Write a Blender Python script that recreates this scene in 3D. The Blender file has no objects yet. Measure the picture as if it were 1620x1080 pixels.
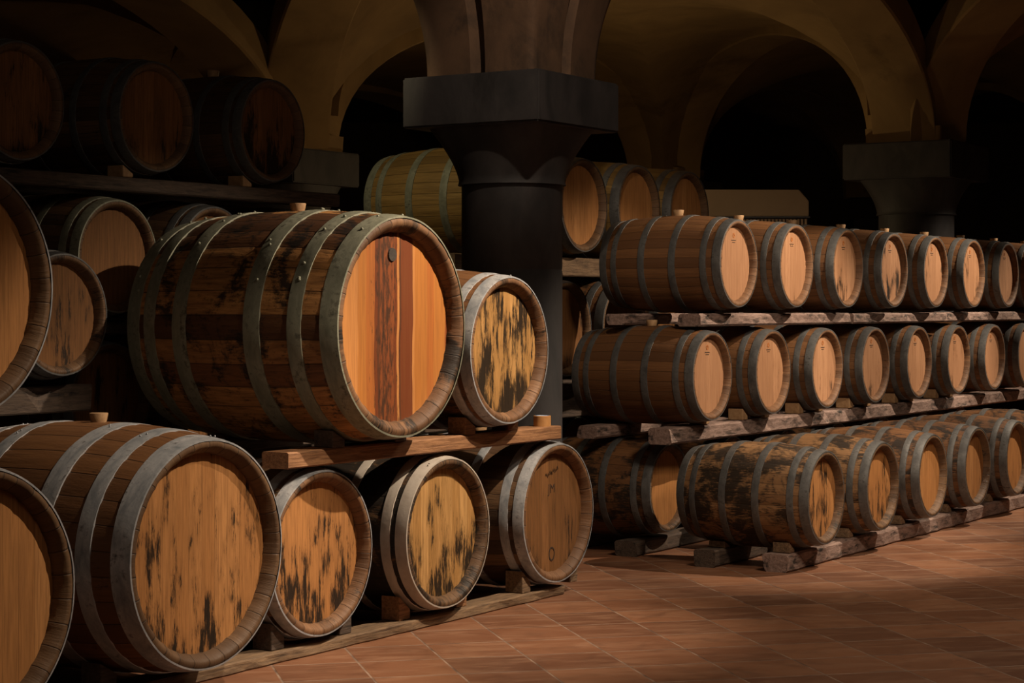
import bpy, bmesh, math, random
from mathutils import Vector, Matrix, noise
C = bpy.context.scene.collection
PI = math.pi
TH = math.radians(32.0)
RX, RY = math.sin(TH), math.cos(TH)          # along the rows
NX, NY = math.cos(TH), -math.sin(TH)         # out of the fronts, towards the aisle
ROT = math.radians(58.0)                     # local x -> row direction, local -y -> aisle
def W(s, n, z=0.0): return Vector((s*RX+n*NX, s*RY+n*NY, z))

# ------------------------------------------------------------------ materials
class NT:
    def __init__(s, name):
        s.m = bpy.data.materials.new(name); s.m.use_nodes = True
        s.t = s.m.node_tree; s.t.nodes.clear()
        s.out = s.n('ShaderNodeOutputMaterial'); s.b = s.n('ShaderNodeBsdfPrincipled')
        s.l(s.b.outputs[0], s.out.inputs[0])
    def n(s, typ, **k):
        x = s.t.nodes.new(typ)
        for a, v in k.items(): setattr(x, a, v)
        return x
    def l(s, a, b): s.t.links.new(a, b)
    def put(s, inp, v):
        if hasattr(v, 'default_value') or hasattr(v, 'is_linked'): s.l(v, inp)
        else: inp.default_value = v
    def math(s, op, a, b=0.0, c=None, clamp=False):
        x = s.n('ShaderNodeMath', operation=op, use_clamp=clamp)
        s.put(x.inputs[0], a); s.put(x.inputs[1], b)
        if c is not None: s.put(x.inputs[2], c)
        return x.outputs[0]
    def noise(s, vec, scale=5, detail=4, rough=.55, dist=0):
        x = s.n('ShaderNodeTexNoise'); s.l(vec, x.inputs['Vector'])
        x.inputs['Scale'].default_value = scale; x.inputs['Detail'].default_value = detail
        x.inputs['Roughness'].default_value = rough; x.inputs['Distortion'].default_value = dist
        return x.outputs[0]
    def wnoise(s, w):
        x = s.n('ShaderNodeTexWhiteNoise', noise_dimensions='1D'); s.put(x.inputs['W'], w); return x.outputs[0]
    def ramp(s, f, stops, interp='LINEAR'):
        x = s.n('ShaderNodeValToRGB'); x.color_ramp.interpolation = interp
        e = x.color_ramp.elements
        while len(e) < len(stops): e.new(.5)
        for i, (p, c) in enumerate(stops):
            e[i].position = p
            e[i].color = (c, c, c, 1) if isinstance(c, (int, float)) else (*c, 1)
        s.put(x.inputs[0], f); return x.outputs[0]
    def mix(s, f, a, b, mode='MIX'):
        x = s.n('ShaderNodeMix', data_type='RGBA', blend_type=mode)
        s.put(x.inputs[0], f)
        for i, v in ((6, a), (7, b)):
            if isinstance(v, tuple): x.inputs[i].default_value = (*v, 1)
            else: s.l(v, x.inputs[i])
        return x.outputs[2]
    def attr(s, name):
        x = s.n('ShaderNodeAttribute', attribute_type='OBJECT', attribute_name=name); return x.outputs['Fac']
    def comb(s, x, y, z):
        k = s.n('ShaderNodeCombineXYZ')
        for i, v in enumerate((x, y, z)): s.put(k.inputs[i], v)
        return k.outputs[0]
    def bump(s, h, strength=.3, dist=.01):
        x = s.n('ShaderNodeBump'); s.l(h, x.inputs['Height'])
        x.inputs['Strength'].default_value = strength; x.inputs['Distance'].default_value = dist
        s.l(x.outputs[0], s.b.inputs['Normal'])
    def uv(s):
        u = s.n('ShaderNodeUVMap'); sp = s.n('ShaderNodeSeparateXYZ'); s.l(u.outputs[0], sp.inputs[0])
        return sp.outputs[0], sp.outputs[1]
    def obj(s):
        return s.n('ShaderNodeTexCoord').outputs['Object']
    def sep(s, v):
        sp = s.n('ShaderNodeSeparateXYZ'); s.l(v, sp.inputs[0]); return sp.outputs

def stave_mat(name, dark, mid, light, count, mk=1.0):
    m = NT(name); u, v = m.uv(); seed = m.attr('seed'); mold = m.math('MULTIPLY', m.attr('mold'), mk)
    m.b.inputs['Specular IOR Level'].default_value = .35
    su = m.math('MULTIPLY', u, float(count)); idx = m.math('FLOOR', su)
    r = m.wnoise(m.math('ADD', idx, m.math('MULTIPLY', seed, 17.3)))
    col = m.ramp(r, [(0, dark), (.45, mid), (1, light)])
    # grain along the stave
    gv = m.comb(m.math('MULTIPLY', u, 110.0), m.math('MULTIPLY', v, 3.0), m.math('MULTIPLY', seed, 3.1))
    g = m.noise(gv, 1.6, 5, .6, .4)
    col = m.mix(m.ramp(g, [(.38, 0.0), (.68, .62)]), col, dark)
    # patches: wet, dark bands
    pv = m.comb(m.math('MULTIPLY', u, 14.0), m.math('MULTIPLY', v, 5.0), m.math('MULTIPLY', seed, 7.7))
    p = m.noise(pv, 1.0, 6, .65, .6)
    fine = m.noise(m.comb(m.math('MULTIPLY', u, 260.0), m.math('MULTIPLY', v, 22.0), seed), 1.0, 4, .7)
    field = m.math('ADD', m.math('MULTIPLY', p, .78), m.math('MULTIPLY', fine, .32))
    th = m.math('SUBTRACT', .78, m.math('MULTIPLY', mold, .42))
    msk = m.math('MULTIPLY', m.math('SUBTRACT', field, th), 11.0, clamp=True)
    msk = m.math('MULTIPLY', msk, .93)
    col = m.mix(msk, col, (.010, .008, .006))
    # joints
    fr = m.math('FRACT', su)
    e = m.math('MINIMUM', fr, m.math('SUBTRACT', 1.0, fr))
    j = m.math('MULTIPLY', m.math('SUBTRACT', .035, e), 28.0, clamp=True)
    col = m.mix(m.math('MULTIPLY', j, .8), col, (.012, .007, .004))
    m.l(col, m.b.inputs['Base Color'])
    m.l(m.math('ADD', .48, m.math('MULTIPLY', g, .28)), m.b.inputs['Roughness'])
    h = m.math('SUBTRACT', m.math('ADD', g, m.math('MULTIPLY', fine, .6)), m.math('MULTIPLY', j, 1.5))
    m.bump(h, .45, .006)
    return m.m

def head_mat(name, dark, mid, light, plank=.085, moldcol=(.014, .010, .007)):
    m = NT(name); x, z = m.uv(); seed = m.attr('seed'); mold = m.attr('mold')
    wob = m.math('MULTIPLY', m.noise(m.comb(0.0, m.math('MULTIPLY', z, 2.0), seed), 1.0, 2), .012)
    sx = m.math('ADD', m.math('DIVIDE', m.math('ADD', x, wob), plank), m.math('MULTIPLY', seed, 3.7))
    idx = m.math('FLOOR', sx)
    r = m.wnoise(m.math('ADD', idx, m.math('MULTIPLY', seed, 5.1)))
    col = m.ramp(r, [(0, mid), (.6, mid), (1, light)])
    g = m.noise(m.comb(m.math('MULTIPLY', x, 60.0), m.math('MULTIPLY', z, 3.0), m.math('MULTIPLY', seed, 2.0)), 1.5, 6, .62, .5)
    col = m.mix(m.ramp(g, [(.38, 0.0), (.72, .7)]), col, dark)
    big = m.noise(m.comb(m.math('MULTIPLY', x, 8.0), m.math('MULTIPLY', z, 3.0), m.math('MULTIPLY', seed, 11.0)), 1.0, 3, .5)
    st = m.noise(m.comb(m.math('MULTIPLY', x, 34.0), m.math('MULTIPLY', z, 4.5), m.math('MULTIPLY', seed, 4.0)), 1.0, 8, .78, .25)
    field = m.math('ADD', m.math('MULTIPLY', big, .85), m.math('MULTIPLY', st, 1.05))
    field = m.math('SUBTRACT', field, m.math('MULTIPLY', z, .24))
    th = m.math('SUBTRACT', 1.22, m.math('MULTIPLY', mold, .40))
    msk = m.math('MULTIPLY', m.math('SUBTRACT', field, th), 10.0, clamp=True)
    soft = m.math('MULTIPLY', m.math('SUBTRACT', field, m.math('SUBTRACT', th, .13)), 5.0, clamp=True)
    col = m.mix(m.math('MULTIPLY', soft, .45), col, dark)
    col = m.mix(m.math('MULTIPLY', msk, .97), col, moldcol)
    m.b.inputs['Specular IOR Level'].default_value = .2
    fr = m.math('FRACT', sx); e = m.math('MINIMUM', fr, m.math('SUBTRACT', 1.0, fr))
    j = m.math('MULTIPLY', m.math('SUBTRACT', .02, e), 40.0, clamp=True)
    col = m.mix(m.math('MULTIPLY', j, .6), col, (.03, .015, .007))
    m.l(col, m.b.inputs['Base Color'])
    m.l(m.math('ADD', .5, m.math('MULTIPLY', g, .25)), m.b.inputs['Roughness'])
    m.bump(m.math('SUBTRACT', g, j), .35, .004)
    return m.m

def hoop_mat(name, a, b, metallic=.35, rough=.5, stain=.5):
    m = NT(name); u, v = m.uv(); seed = m.attr('seed')
    nv = m.comb(m.math('MULTIPLY', u, 22.0), m.math('MULTIPLY', v, 14.0), m.math('MULTIPLY', seed, 5.0))
    n1 = m.noise(nv, 1.0, 6, .65, .4)
    n2 = m.noise(m.comb(m.math('MULTIPLY', u, 120.0), m.math('MULTIPLY', v, 30.0), seed), 1.0, 5, .7)
    col = m.ramp(n1, [(.3, a), (.65, b)])
    d = m.math('MULTIPLY', m.math('SUBTRACT', m.math('ADD', m.math('MULTIPLY', n1, .6), m.math('MULTIPLY', n2, .55)), .74-stain*.22), 7.0, clamp=True)
    col = m.mix(m.math('MULTIPLY', d, .85), col, (.018, .013, .009))
    m.l(col, m.b.inputs['Base Color']); m.b.inputs['Metallic'].default_value = metallic
    m.l(m.math('ADD', rough-.1, m.math('MULTIPLY', n2, .3)), m.b.inputs['Roughness'])
    m.bump(n2, .3, .004)
    return m.m

def plain(name, c1, c2, scale=8, stretch=(1, 1, 1), rough=.7, bump=.25, metallic=0, dark=None, dth=.6):
    m = NT(name); o = m.sep(m.obj())
    v = m.comb(m.math('MULTIPLY', o[0], stretch[0]), m.math('MULTIPLY', o[1], stretch[1]), m.math('MULTIPLY', o[2], stretch[2]))
    g = m.noise(v, scale, 7, .62, .5)
    col = m.ramp(g, [(.33, c1), (.68, c2)])
    if dark:
        k = m.noise(m.comb(m.math('MULTIPLY', o[0], stretch[0]*.6), m.math('MULTIPLY', o[1], .6*stretch[1]), m.math('MULTIPLY', o[2], .6*stretch[2])), scale*.45, 8, .7, .3)
        col = m.mix(m.math('MULTIPLY', m.math('SUBTRACT', k, dth), 9.0, clamp=True), col, dark)
    m.l(col, m.b.inputs['Base Color']); m.b.inputs['Roughness'].default_value = rough
    m.b.inputs['Metallic'].default_value = metallic
    m.bump(g, bump, .01)
    return m.m

def giant_head_mat():
    m = NT('striped_head_wood'); x, z = m.uv()
    wob = m.math('MULTIPLY', m.math('SUBTRACT', m.noise(m.comb(m.math('MULTIPLY', x, 1.5), m.math('MULTIPLY', z, 2.6), 0.0), 1.0, 2), .5), .035)
    t = m.math('ADD', m.math('DIVIDE', m.math('ADD', x, wob), .98), .5)
    A = (.46, .175, .036); B = (.55, .235, .068); D = (.16, .038, .010); E = (.24, .062, .016); F = (.085, .028, .012); G = (.42, .135, .028)
    col = m.ramp(t, [(0, E), (.055, B), (.185, A), (.255, G), (.325, D), (.355, F), (.375, E), (.395, F), (.41, E), (.50, D), (.525, B), (.545, F), (.56, D), (.665, B), (.685, A), (.80, G), (.86, A), (.97, E)], 'CONSTANT')
    g = m.noise(m.comb(m.math('MULTIPLY', x, 70.0), m.math('MULTIPLY', z, 2.0), 3.0), 1.4, 6, .6, .6)
    col = m.mix(m.ramp(g, [(.4, 0.0), (.75, .6)]), col, (.20, .07, .02))
    st = m.noise(m.comb(m.math('MULTIPLY', x, 45.0), m.math('MULTIPLY', z, 9.0), 9.0), 1.0, 7, .75, .3)
    near = m.math('SUBTRACT', 1.0, m.math('MULTIPLY', m.math('ABSOLUTE', m.math('SUBTRACT', t, .43)), 4.2), clamp=True)
    msk = m.math('MULTIPLY', m.math('SUBTRACT', m.math('ADD', st, m.math('MULTIPLY', near, .27)), .69), 9.0, clamp=True)
    col = m.mix(m.math('MULTIPLY', msk, .85), col, (.03, .018, .01))
    m.l(col, m.b.inputs['Base Color']); m.b.inputs['Roughness'].default_value = .5
    m.bump(g, .25, .003); return m.m

M = {}
M['stave_oak'] = stave_mat('oak_staves', (.10, .044, .017), (.150, .066, .024), (.185, .084, .031), 30)
M['stave_big'] = stave_mat('weathered_reddish_staves', (.055, .022, .009), (.24, .10, .033), (.48, .23, .075), 30, .9)
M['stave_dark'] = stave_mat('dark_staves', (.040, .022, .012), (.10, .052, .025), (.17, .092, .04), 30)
M['stave_yellow'] = stave_mat('yellowish_staves', (.13, .075, .022), (.24, .14, .04), (.33, .20, .06), 30)
M['stave_tan'] = stave_mat('blotched_tan_staves', (.17, .085, .035), (.25, .135, .058), (.33, .185, .085), 30, .92)
M['rim'] = stave_mat('chime_wood', (.11, .055, .026), (.17, .085, .04), (.23, .12, .058), 30, .85)
M['rim_dark'] = stave_mat('dark_chime_wood', (.095, .052, .026), (.13, .07, .033), (.17, .095, .045), 30, .7)
M['head_pale'] = head_mat('pale_head_wood', (.26, .125, .06), (.39, .205, .108), (.49, .265, .142), .09)
M['head_tan'] = head_mat('tan_head_wood', (.20, .088, .030), (.43, .195, .065), (.52, .25, .09), .085)
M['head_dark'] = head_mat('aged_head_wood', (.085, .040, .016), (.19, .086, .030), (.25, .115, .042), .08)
M['head_gold'] = head_mat('golden_head_wood', (.19, .10, .032), (.42, .225, .075), (.56, .32, .12), .075)
M['head_giant'] = giant_head_mat()
M['hoop_grey'] = hoop_mat('grey_steel', (.085, .085, .085), (.17, .17, .165), .5, .45)
M['hoop_green'] = hoop_mat('greenish_galvanised_steel', (.15, .155, .11), (.31, .31, .23), .25, .5, .62)
M['hoop_white'] = hoop_mat('whitened_steel', (.36, .31, .26), (.48, .43, .37), .1, .55, .1)
M['hoop_blue'] = hoop_mat('blue_grey_steel', (.19, .21, .23), (.50, .50, .51), .3, .45, .55)
M['bung'] = plain('bung_cork', (.30, .17, .08), (.45, .28, .14), 30)
M['bung_dark'] = plain('dark_plug', (.03, .022, .018), (.05, .04, .03), 30)
M['mark'] = plain('burnt_mark', (.022, .012, .007), (.05, .025, .012), 60)
M['mark_orange'] = plain('orange_brand', (.32, .10, .02), (.42, .15, .03), 60)
M['beam_red'] = plain('sawn_reddish_timber', (.14, .06, .024), (.36, .18, .080), 5, (1.2, 14, 16), .7, .5, 0, (.05, .02, .009), .62)
M['beam_old'] = plain('old_brown_timber', (.085, .05, .027), (.24, .15, .08), 5, (1.5, 14, 16), .8, .5, 0, (.025, .016, .010), .58)
M['beam_grey'] = plain('mouldy_pinkish_timber', (.15, .095, .075), (.34, .235, .195), 6, (2, 9, 9), .85, .5, 0, (.022, .017, .014), .53)
M['beam_dark'] = plain('dark_old_timber', (.045, .03, .022), (.11, .075, .052), 5, (1.5, 14, 16), .8, .5, 0, (.012, .009, .007), .55)
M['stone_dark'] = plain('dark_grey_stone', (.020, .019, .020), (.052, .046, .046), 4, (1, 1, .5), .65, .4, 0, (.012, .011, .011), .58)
M['plaster'] = plain('ochre_plaster', (.20, .125, .05), (.31, .20, .08), 1.3, (1, 1, 1), .9, .3, 0, (.12, .07, .025), .62)
M['spring'] = plain('springer_stone', (.06, .032, .017), (.125, .068, .036), 2.6, (1, 1, .8), .85, .6, 0, (.022, .014, .009), .52)
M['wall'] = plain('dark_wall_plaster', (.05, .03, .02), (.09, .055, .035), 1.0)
M['cream'] = plain('cream_board', (.30, .215, .13), (.34, .245, .15), 3, rough=.8, bump=.05)
M['slat'] = plain('pale_slats', (.30, .20, .11), (.38, .26, .15), 20)
M['black'] = plain('black_rubber', (.012, .012, .014), (.03, .03, .032), 20, rough=.4)
M['tape'] = plain('tan_tape', (.42, .20, .07), (.50, .26, .10), 20, rough=.4)
M['blue'] = plain('blue_core', (.05, .16, .38), (.10, .24, .5), 60, rough=.5)
M['paleblue'] = plain('pale_paper', (.45, .47, .5), (.6, .62, .65), 60, rough=.5)
M['lampmetal'] = plain('black_lamp_metal', (.02, .02, .02), (.03, .03, .03), 20, rough=.4)

def floor_mat():
    m = NT('terracotta_tiles'); o = m.sep(m.obj())
    a = math.radians(13.5); T = .415
    X = m.math('ADD', m.math('MULTIPLY', o[0], math.cos(a)/T), m.math('MULTIPLY', o[1], math.sin(a)/T))
    Y = m.math('ADD', m.math('MULTIPLY', o[0], -math.sin(a)/T), m.math('MULTIPLY', o[1], math.cos(a)/T))
    X = m.math('ADD', X, .35); Y = m.math('ADD', Y, .1)
    ix = m.math('FLOOR', X); iy = m.math('FLOOR', Y)
    fx = m.math('FRACT', X); fy = m.math('FRACT', Y)
    r = m.wnoise(m.math('ADD', ix, m.math('MULTIPLY', iy, 57.31)))
    r2 = m.wnoise(m.math('ADD', m.math('MULTIPLY', ix, 31.7), iy))
    col = m.ramp(r, [(0, (.125, .052, .027)), (.5, (.19, .080, .040)), (1, (.26, .115, .057))])
    v = m.comb(m.math('ADD', X, m.math('MULTIPLY', r2, 40.0)), m.math('ADD', Y, m.math('MULTIPLY', r, 40.0)), 0.0)
    vs = m.comb(m.math('MULTIPLY', X, .9), m.math('MULTIPLY', Y, 3.2), m.math('MULTIPLY', r2, 20.0))
    n = m.noise(vs, 1.2, 6, .6, .8)
    col = m.mix(m.ramp(n, [(.45, 0.0), (.75, .55)]), col, (.34, .19, .11))
    n3 = m.noise(v, 1.7, 6, .6, 1.0)
    col = m.mix(m.ramp(n3, [(.5, 0.0), (.75, .5)]), col, (.085, .035, .018))
    ex = m.math('MINIMUM', fx, m.math('SUBTRACT', 1.0, fx)); ey = m.math('MINIMUM', fy, m.math('SUBTRACT', 1.0, fy))
    gx = m.math('MULTIPLY', m.math('SUBTRACT', .017, ex), 110.0, clamp=True)
    gy = m.math('MULTIPLY', m.math('SUBTRACT', .019, ey), 110.0, clamp=True)
    g = m.math('MAXIMUM', gx, gy)
    gn = m.noise(m.comb(X, Y, 0.0), 2.0, 3)
    gc = m.ramp(gn, [(.38, (.12, .075, .055)), (.6, (.34, .235, .17))])
    col = m.mix(g, col, gc)
    m.l(col, m.b.inputs['Base Color'])
    m.l(m.math('ADD', .34, m.math('MULTIPLY', n, .3)), m.b.inputs['Roughness'])
    wide = m.math('SUBTRACT', 1.0, m.math('MULTIPLY', m.math('MINIMUM', ex, ey), 14.0), clamp=True)
    m.bump(m.math('SUBTRACT', m.math('MULTIPLY', n, .5), m.math('ADD', g, m.math('MULTIPLY', wide, .5))), .4, .006)
    return m.m
M['floor'] = floor_mat()

# ------------------------------------------------------------------ helpers
def mesh_from(name, bm, mat, smooth=True, autosmooth=True):
    me = bpy.data.meshes.new(name)
    bm.normal_update()
    bm.to_mesh(me); bm.free(); me.materials.append(mat)
    if smooth:
        for p in me.polygons: p.use_smooth = True
        if autosmooth:
            try: me.set_sharp_from_angle(angle=math.radians(38))
            except Exception: pass
    return me
def link(name, me, parent=None, loc=None, rz=None):
    o = bpy.data.objects.new(name, me); C.objects.link(o)
    if parent: o.parent = parent
    if loc is not None: o.location = loc
    if rz is not None: o.rotation_euler = (0, 0, rz)
    return o
def tag(o, label, cat, group=None):
    o['label'] = label; o['category'] = cat
    if group: o['group'] = group
    return o
def lathe(bm, prof, seg=96, axis_z=0.0, rfun=None, uvl=None, closed=False, v0=None, mat=0):
    """prof: (y, r) pairs, turned about the local y axis"""
    rings = []
    for i, (y, r) in enumerate(prof):
        ring = []
        for k in range(seg):
            a = 2*PI*k/seg
            rr = r + (rfun(a, y, r) if rfun else 0)
            ring.append(bm.verts.new((rr*math.sin(a), y, axis_z + rr*math.cos(a))))
        rings.append(ring)
    n = len(rings)
    for i in range(n if closed else n-1):
        A, B = rings[i], rings[(i+1) % n]
        for k in range(seg):
            k2 = (k+1) % seg
            f = bm.faces.new((A[k], A[k2], B[k2], B[k])); f.material_index = mat
            if uvl:
                ya, yb = prof[i][0], prof[(i+1) % n][0]
                ua, ub = k/seg, (k+1)/seg
                for lp, uv in zip(f.loops, ((ua, ya), (ub, ya), (ub, yb), (ua, yb))): lp[uvl].uv = uv
    return rings
def disc(bm, y, r, axis_z, uvl, seg=64, flip=False):
    vs = [bm.verts.new((r*math.sin(2*PI*k/seg), y, axis_z + r*math.cos(2*PI*k/seg))) for k in range(seg)]
    if not flip: vs = vs[::-1]
    f = bm.faces.new(vs)
    for lp in f.loops:
        c = lp.vert.co; lp[uvl].uv = (c.x, c.z-axis_z)
    return f

def add_rivet(bm, R, y, a, axis_z, r=.007, uvl=None):
    m = Matrix.Translation((R*math.sin(a), y, axis_z + R*math.cos(a)))
    g = bmesh.ops.create_uvsphere(bm, u_segments=8, v_segments=6, radius=r, matrix=m)

def barrel_meshes(key, L, Rh, Rb, stave, rim, hoop, hoops, recess=.045, headfrac=.87, rivets=0, hw=.004, headmat='head_tan', wob=.0, seedv=1, cols=None):
    rnd = random.Random(seedv)
    out = dict(L=L, Rh=Rh, Rb=Rb)
    def rad(y):
        t = 2*y/L-1
        return Rh + (Rb-Rh)*(1-abs(t)**2.1)
    out['rad'] = rad
    Ns = 30; seg = Ns*4
    ph = rnd.random()*9
    offs = [rnd.uniform(-1, 1)*wob for _ in range(Ns)]
    def groove(a, y, r):
        f = (a/(2*PI)*Ns) % 1.0
        k = int(a/(2*PI)*Ns + 1e-6) % Ns
        d = -.0022*Rb/.35 if (f < .01 or f > .99) else 0
        return d + offs[k]*(.6 + .4*math.sin(y*5+k))
    # body of staves, with rim and inside croze at both ends
    bm = bmesh.new(); uvl = bm.loops.layers.uv.new('UVMap')
    ys = [L*i/26 for i in range(27)]
    t = Rh*(1-headfrac)
    prof = []
    c = t*.22
    prof += [(recess+.006, Rh*headfrac), (recess*.55, Rh*headfrac+t*.10), (c*.4, Rh-t*.55), (0, Rh-t*.42), (0, Rh-c), (c*.6, rad(c)-.001)]
    prof += [(y, rad(y)) for y in ys[1:-1]]
    prof += [(L-c*.6, rad(c)-.001), (L, Rh-c), (L, Rh-t*.42), (L-c*.4, Rh-t*.55), (L-recess*.55, Rh*headfrac+t*.10), (L-recess-.006, Rh*headfrac)]
    lathe(bm, prof, seg, Rb, groove, uvl)
    n = len(prof)
    for f in bm.faces:
        cc = f.calc_center_median(); rr = math.hypot(cc.x, cc.z-Rb)
        f.material_index = 1 if (cc.y < c*.8 or cc.y > L-c*.8 or rr < rad(min(max(cc.y, 0), L))-t*.3) else 0
    me = mesh_from(key+'_staves', bm, M[stave]); me.materials.append(M[rim]); out['staves'] = me
    # heads
    for nm, y, fl in (('front', recess, False), ('rear', L-recess, True)):
        bm = bmesh.new(); uvl = bm.loops.layers.uv.new('UVMap')
        r = Rh*headfrac+.002
        th = -.02 if fl else .02
        seg2 = 72
        A = [bm.verts.new((r*math.sin(2*PI*k/seg2), y, Rb + r*math.cos(2*PI*k/seg2))) for k in range(seg2)]
        B = [bm.verts.new((v.co.x, y+th, v.co.z)) for v in A]
        fs = [bm.faces.new(A[::-1] if not fl else A), bm.faces.new(B if not fl else B[::-1])]
        for k in range(seg2):
            q = (A[k], A[(k+1) % seg2], B[(k+1) % seg2], B[k]); fs.append(bm.faces.new(q if not fl else q[::-1]))
        for f in fs:
            for lp in f.loops: lp[uvl].uv = (lp.vert.co.x, lp.vert.co.z-Rb)
        out['head_'+nm] = mesh_from(key+'_head', bm, M[headmat])
    # hoops
    hl = []; rl = []
    for i, (a, b) in enumerate(hoops):
        bm = bmesh.new(); uvl = bm.loops.layers.uv.new('UVMap')
        ya, yb = a*L+.001, b*L
        dz = lambda q: rad(q)+hw
        wv = rnd.random()*6; tilt = rnd.uniform(-1, 1)*.004
        ym = (ya+yb)/2
        P = [(ya, rad(ya)-.004), (ya+.001, dz(ya)), (ya+.25*(yb-ya), dz(ya+.25*(yb-ya))+.001), (ym, dz(ym)+.0015), (yb-.25*(yb-ya), dz(yb-.25*(yb-ya))+.001), (yb-.001, dz(yb)), (yb, rad(yb)-.004)]
        lathe(bm, P, 96, Rb, lambda q, y, r: .0012*math.sin(3*q+wv)+max(wob, .001)*noise.noise((3*math.sin(q)+wv, 3*math.cos(q), y*9)), uvl, closed=False)
        for v in bm.verts:
            ang = math.atan2(v.co.x, v.co.z-Rb); v.co.y += tilt*math.sin(ang+wv) if 0 < i < len(hoops)-1 else 0
        # overlap plate and rivets
        ra = rnd.uniform(-.5, .5); rv = []
        for q in range(rivets):
            aa = ra + rnd.uniform(-.9, .9) if rivets > 3 else ra + .05*q
            b2 = bmesh.new(); add_rivet(b2, rad(ym)+hw+.003, ym+rnd.uniform(-.25, .25)*(yb-ya), aa, Rb, .0045 + .004*(rivets > 3))
            b2.loops.layers.uv.new('UVMap'); rv.append(mesh_from(key+'_rivet', b2, M[cols[i] if cols else hoop]))
        rl.append(rv); hl.append(mesh_from(key+'_hoop', bm, M[cols[i] if cols else hoop]))
    out['hoops'] = hl; out['rivets'] = rl
    # bung on top
    bm = bmesh.new(); rb = .040 if Rb < .4 else .043
    h0 = 2*Rb-.006
    for k in range(1):
        vs0 = []; 
        for (r, z) in ((rb*.8, h0), (rb, h0+.042), (rb*.96, h0+.046)):
            vs0.append([bm.verts.new((r*math.cos(2*PI*q/20), L/2+r*math.sin(2*PI*q/20), z)) for q in range(20)])
        for A, B in zip(vs0, vs0[1:]):
            for q in range(20): bm.faces.new((A[q], A[(q+1) % 20], B[(q+1) % 20], B[q]))
        bm.faces.new(vs0[-1]); bm.faces.new(vs0[0][::-1])
    out['bung'] = mesh_from(key+'_bung', bm, M['bung'])
    return out

H225 = [(0.0, .065), (.105, .155), (.345, .40), (.60, .655), (.845, .895), (.935, 1.0)]
H500 = [(0.0, .06), (.085, .135), (.30, .35), (.65, .70), (.865, .915), (.94, 1.0)]
HBIG = [(0.0, .075), (.15, .21), (.33, .405), (.68, .75), (.845, .905), (.93, 1.0)]
K = {}
K['oak'] = barrel_meshes('oak', .95, .30, .343, 'stave_oak', 'rim', 'hoop_grey', H225, .045, .86, 0, seedv=3, headmat='head_pale')
K['mould'] = barrel_meshes('mould', .95, .30, .35, 'stave_oak', 'rim_dark', 'hoop_grey', H225, .05, .86, 0, seedv=4, headmat='head_tan', wob=.002)
K['rank'] = barrel_meshes('rank', 1.14, .34, .39, 'stave_yellow', 'rim_dark', 'hoop_grey', H225, .05, .86, 0, seedv=5, headmat='head_tan')
K['mid'] = barrel_meshes('mid', 1.12, .405, .455, 'stave_dark', 'rim', 'hoop_blue', H500, .055, .86, 2, seedv=6, headmat='head_gold', wob=.0015)
K['midwhite'] = barrel_meshes('midwhite', 1.12, .40, .455, 'stave_dark', 'rim_dark', 'hoop_white', H500, .055, .86, 2, seedv=7, headmat='head_gold', wob=.0015)
K['large'] = barrel_meshes('large', 1.32, .50, .56, 'stave_oak', 'rim_dark', 'hoop_blue', HBIG, .06, .88, 2, seedv=8, headmat='head_tan', wob=.002)
K['giant'] = barrel_meshes('giant', 1.36, .553, .602, 'stave_big', 'rim', 'hoop_green', HBIG, .065, .865, 7, seedv=9, headmat='head_giant', wob=.002, hw=.005)
K['back'] = barrel_meshes('back', .95, .30, .35, 'stave_dark', 'rim_dark', 'hoop_grey', H500, .045, .86, 0, seedv=10, headmat='head_dark', wob=.001)

_variants = {}
def mesh_variant(me, mat):
    k = (me.name, mat)
    if k not in _variants:
        c = me.copy(); c.materials[0] = M[mat]; _variants[k] = c
    return _variants[k]
cnt = [0]; HEADS = {}; REG = []; BEAMS = []
def barrel(kind, s, n, z, label, group=None, mold=.3, hmold=.3, head=None, hoop=None, stave=None, bung=True, name='wine_barrel', yaw=0.0, plug=None):
    """s, n, z: centre of the front head rim; z is the height of the axis"""
    k = K[kind]; cnt[0] += 1; REG.append((s, n, z, k))
    root = bpy.data.objects.new(name, None); C.objects.link(root); root.empty_display_size = .2
    p = W(s, n); root.location = (p.x, p.y, z-k['Rb']); root.rotation_euler = (0, 0, ROT+yaw)
    tag(root, label, 'barrel', group)
    seed = (cnt[0]*0.618034) % 1.0*10
    def part(nm, me, ml):
        o = bpy.data.objects.new(nm, me); C.objects.link(o); o.parent = root
        o['seed'] = seed; o['mold'] = ml; return o
    part('stave_body', mesh_variant(k['staves'], stave) if stave else k['staves'], mold)
    HEADS[root.name] = part('barrel_head', mesh_variant(k['head_front'], head) if head else k['head_front'], hmold)
    part('barrel_head', k['head_rear'], hmold)
    for h, rv in zip(k['hoops'], k['rivets']):
        ho = part('hoop', mesh_variant(h, hoop) if hoop else h, 0.3)
        for r_ in rv:
            ro = bpy.data.objects.new('rivet', r_); C.objects.link(ro); ro.parent = ho; ro['seed'] = seed
    if bung: part('bung', k['bung'], 0)
    return root

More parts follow.
